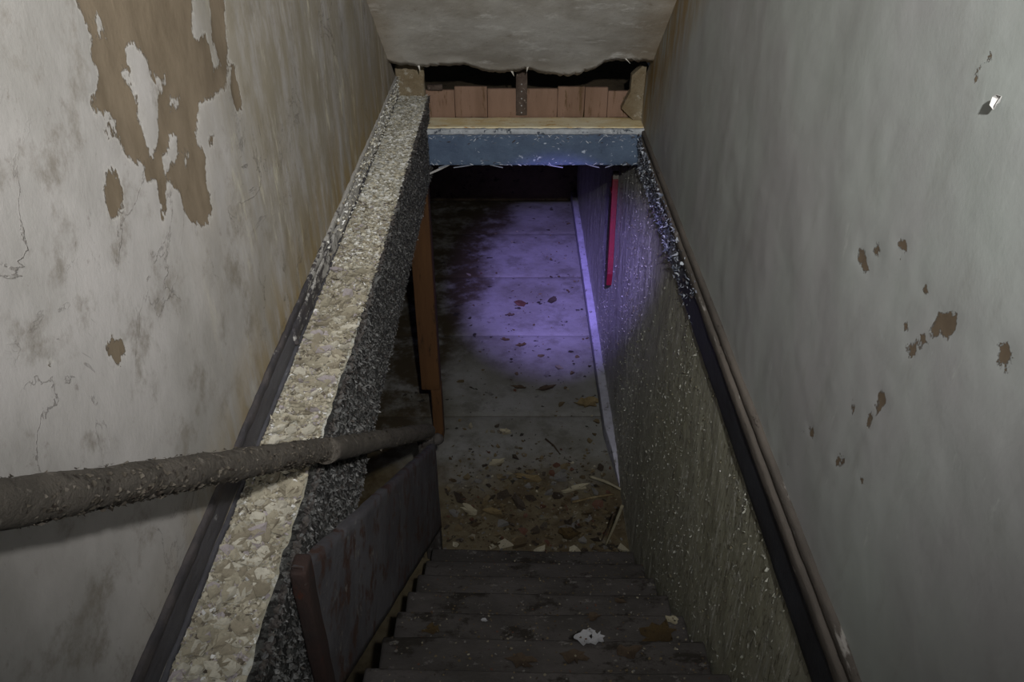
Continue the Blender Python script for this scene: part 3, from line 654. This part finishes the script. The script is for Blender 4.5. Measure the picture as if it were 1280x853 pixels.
under(rough_box('newel_post', (nx0, 2.95, ZF+.001), (nx1, 3.03, tz), MNEWEL, None, .025, .003, 12, .006), bs)
kb = at(547, 549, 1, 3.0); under(tube('newel_knob', [(kb.x, 3.0, kb.z-.03), (kb.x, 3.0, kb.z-.01), (kb.x, 3.0, kb.z+.01), (kb.x, 3.0, kb.z+.03)], [.012, .03, .028, .01], MNEWEL, None, 14, .002), bs)
ra = at(0, 631, 0, -.47); rm = at(408, 561, 0, -.388); rb = at(535, 539, 0, -.398)
dr = (ra-rm).normalized(); r0 = ra+dr*.40
under(tube('handrail', [r0, ra, rm], [.0215, .0225, .0235], MRAIL, None, 28, .0045, 22, 3, sub=90), bs)
j0 = rm-(rm-ra).normalized()*.03
under(tube('handrail', [j0+Vector((.006, 0, -.004)), rb, rb+(rb-rm).normalized()*.02], [.0265, .034, .032], MRAIL, None, 24, .005, 18, 5, sub=60), bs)
def on_rail(k, A, B, r0_, r1_, bias):
    t = rng.random(k); A, B = np.array(A), np.array(B); d = (B-A)/np.linalg.norm(B-A)
    a = np.cross(d, (0, 0, 1)); a /= np.linalg.norm(a); b = np.cross(a, d); an = rng.normal(-math.pi/2, 1.1, k) if bias else rng.uniform(0, 6.28, k)
    N = np.cos(an)[:, None]*a+np.sin(an)[:, None]*b; R = r0_+(r1_-r0_)*t
    return A+(B-A)*t[:, None]+N*R[:, None], N, np.tile(d, (k, 1))
for k, A, B, r_a, r_b in ((1900, ra, rm, .0222, .0232), (1500, rm, rb, .026, .034)):
    for bias in (0, 1):
        P_, N_, T_ = on_rail(k if bias else k//3, A, B, r_a, r_b, bias)
        under(flakes('rail_scale', P_, N_, T_, rng.uniform(.0015, .0048, len(P_))*(1.25 if bias else .8), rng.uniform(.0, .5, len(P_)), MFLK_R, None, lift=.16, asp=(.4, .9)), bs)

# ------------------------------------------------------------------ litter
def stairtop(y):
    for k in range(11, 0, -1):
        if y <= nose(k)[0]: return nose(k)[1]
    return ZF
k = 2000; x = rng.uniform(-.40, XC-.02, k); y = np.where(rng.random(k) < .8, rng.normal(3.3, .28, k), rng.uniform(2.9, 7.2, k)); y = np.abs(y-2.9)+2.9
keep = np.ones(k, bool)
o = flakes('floor_litter', np.stack([x, y, np.full(k, ZF+.003)], 1), np.tile((0, 0, 1.), (k, 1)), T(rng.uniform(0, 6.28, k)), np.minimum(.05, .005*rng.lognormal(.3, .75, k)), rng.uniform(0, .5, k), MFLK_F, None, lift=.2)
tag(o, 'scattered paint flakes and dirt crumbs on the basement floor', 'litter')
k = 2400; x = rng.uniform(XE+.03, XC-.01, k); y = rng.uniform(.9, 2.84, k); z = np.array([stairtop(v) for v in y])
o = flakes('stair_litter', np.stack([x, y, z+.002], 1), np.tile((0, 0, 1.), (k, 1)), T(rng.uniform(0, 6.28, k)), rng.uniform(.0015, .006, k), rng.uniform(0, .4, k), MFLK_F, None, lift=.15)
tag(o, 'scattered paint crumbs on the stair treads', 'litter')
def lay(name, u, v, r, mat, label, cat, z=ZF, jag=.95, asp=.7, curl=.010, group=None, n=14, rot=None):
    p = at(u, v, 2, z)
    if z == ZF: zz = ZF+.004
    else: zz = z
    o = scrap(name, blob(r, n, jag, asp), mat, 0, .003, curl); o.location = (p.x, p.y, zz); o.rotation_euler[2] = random.uniform(-.5, .5) if rot is None else rot
    return tag(o, label, cat, group)
def on_step(u, v):
    "which tread is hit by the line of sight"
    best = None
    for k in range(1, 12):
        y, z = nose(k); p = at(u, v, 2, z)
        if y-RUN <= p.y <= y: best = (k, p, z)
    return best
lay('paper_scrap', 735, 508, .075, MTAN, 'crumpled tan paper scrap on the floor near the right skirting', 'paper', curl=.03)
lay('dark_debris', 648, 486, .045, MSTICK, 'left of two dark brown debris lumps on the middle of the floor', 'debris', asp=.4)
lay('dark_debris', 683, 487, .06, MSTICK, 'right of two dark brown debris lumps on the middle of the floor', 'debris', asp=.4)
lay('dark_debris', 652, 433, .035, MOCHRE, 'small dark leaf-like lump at the end of the violet light', 'debris', asp=.6)
lay('dark_debris', 632, 426, .035, MOCHRE, 'small olive brown lump on the floor left of centre', 'debris', asp=.5)
lay('dark_debris', 638, 395, .03, MSTICK, 'small dark flake lump at the left of the violet patch', 'debris', asp=.6)
lay('cream_scrap', 632, 542, .035, MCREAM, 'small pale scrap on the floor above the dirt pile', 'scrap')
lay('cream_scrap', 622, 580, .05, MCREAM, 'jagged cream scrap at the upper edge of the dirt pile', 'scrap')
lay('cream_scrap', 586, 640, .055, MCREAM, 'pale cream scrap at the left of the dirt pile', 'scrap', asp=.6, rot=-.7)
lay('cream_scrap', 618, 642, .05, MTAN, 'brownish curled scrap beside the pale scrap at the left of the dirt pile', 'scrap', asp=.5)
lay('cream_scrap', 660, 600, .07, MTAN, 'broad tan scrap in the middle of the dirt pile', 'scrap', asp=.45)
lay('cream_scrap', 722, 612, .08, MCREAM, 'pale board scrap at the right of the dirt pile', 'scrap', asp=.35, rot=.4)
lay('dark_debris', 712, 672, .05, MOCHRE, 'dark curled leaf at the foot of the stairs', 'debris', asp=.7, curl=.03)
def stick(u0, v0, u1, v1, h0, h1, r, mat, label):
    a, b = at(u0, v0, 2, ZF+h0), at(u1, v1, 2, ZF+h1)
    mid = (a+b)/2+Vector((.006, .004, .004)); return tag(tube('stick', [a, mid, b], [r, r*.9, r*.6], mat, None, 8, r*.3, 60, 1, sub=6), label, 'stick')
stick(682, 549, 700, 568, .008, .008, .006, MSTICK, 'thin dark stick lying on the middle of the floor')
stick(738, 596, 776, 612, .02, .07, .010, MCREAM, 'pale splinter lying against the right wall by the dirt pile')
stick(778, 632, 757, 682, .30, .006, .009, MCREAM, 'pale lath leaning on the right wall at the foot of the stairs')
stick(768, 642, 752, 676, .20, .006, .006, MSTICK, 'dark lath leaning beside the pale one at the foot of the stairs')
stick(715, 628, 768, 618, .02, .03, .008, MTAN, 'tan splinter across the right part of the dirt pile')
for u, v, r, mat, lab, cat, asp in [(731,799,.026,MGREYW,'left piece of the broken white paint patch on a tread','paint chip',.9),(746,799,.024,MGREYW,'right piece of the broken white paint patch on a tread','paint chip',.9),
     (738,790,.016,MGREYW,'small upper piece of the broken white paint patch on a tread','paint chip',.6),(838,776,.022,MCREAM,'pale chip by the wall above the ochre patch','paint chip',.7),
     (822,792,.062,MOCHRE,'large ochre brown rotten patch of debris on a tread by the right wall','debris',.7),(651,826,.04,MSTICK,'dark ragged crumb patch near the middle of a lower tread','debris',.6),
     (718,822,.035,MSTICK,'dark ragged crumb patch right of centre on a lower tread','debris',.6),(541,788,.03,MOCHRE,'small ochre patch at the left of a tread','debris',.7),
     (775,752,.022,MSTICK,'small rusty crumb on a tread near the right wall','debris',.6),(742,772,.028,MSTICK,'dark smear of crumbs above the white paint patch','debris',.5),(786,815,.035,MSTICK,'dark flat debris below the ochre patch','debris',.7),
     (605,776,.01,MGREYW,'tiny white chip at the left on a tread','paint chip',.8)]:
    h = on_step(u, v)
    if not h: continue
    o = scrap({'paint chip': 'paint_chip', 'debris': 'debris_patch'}[cat], blob(r, 16, .95, asp), mat, 0, .0012, .003)
    o.location = (h[1].x, h[1].y, h[2]+.001); o.rotation_euler[2] = random.uniform(-.4, .4); tag(o, lab, cat)
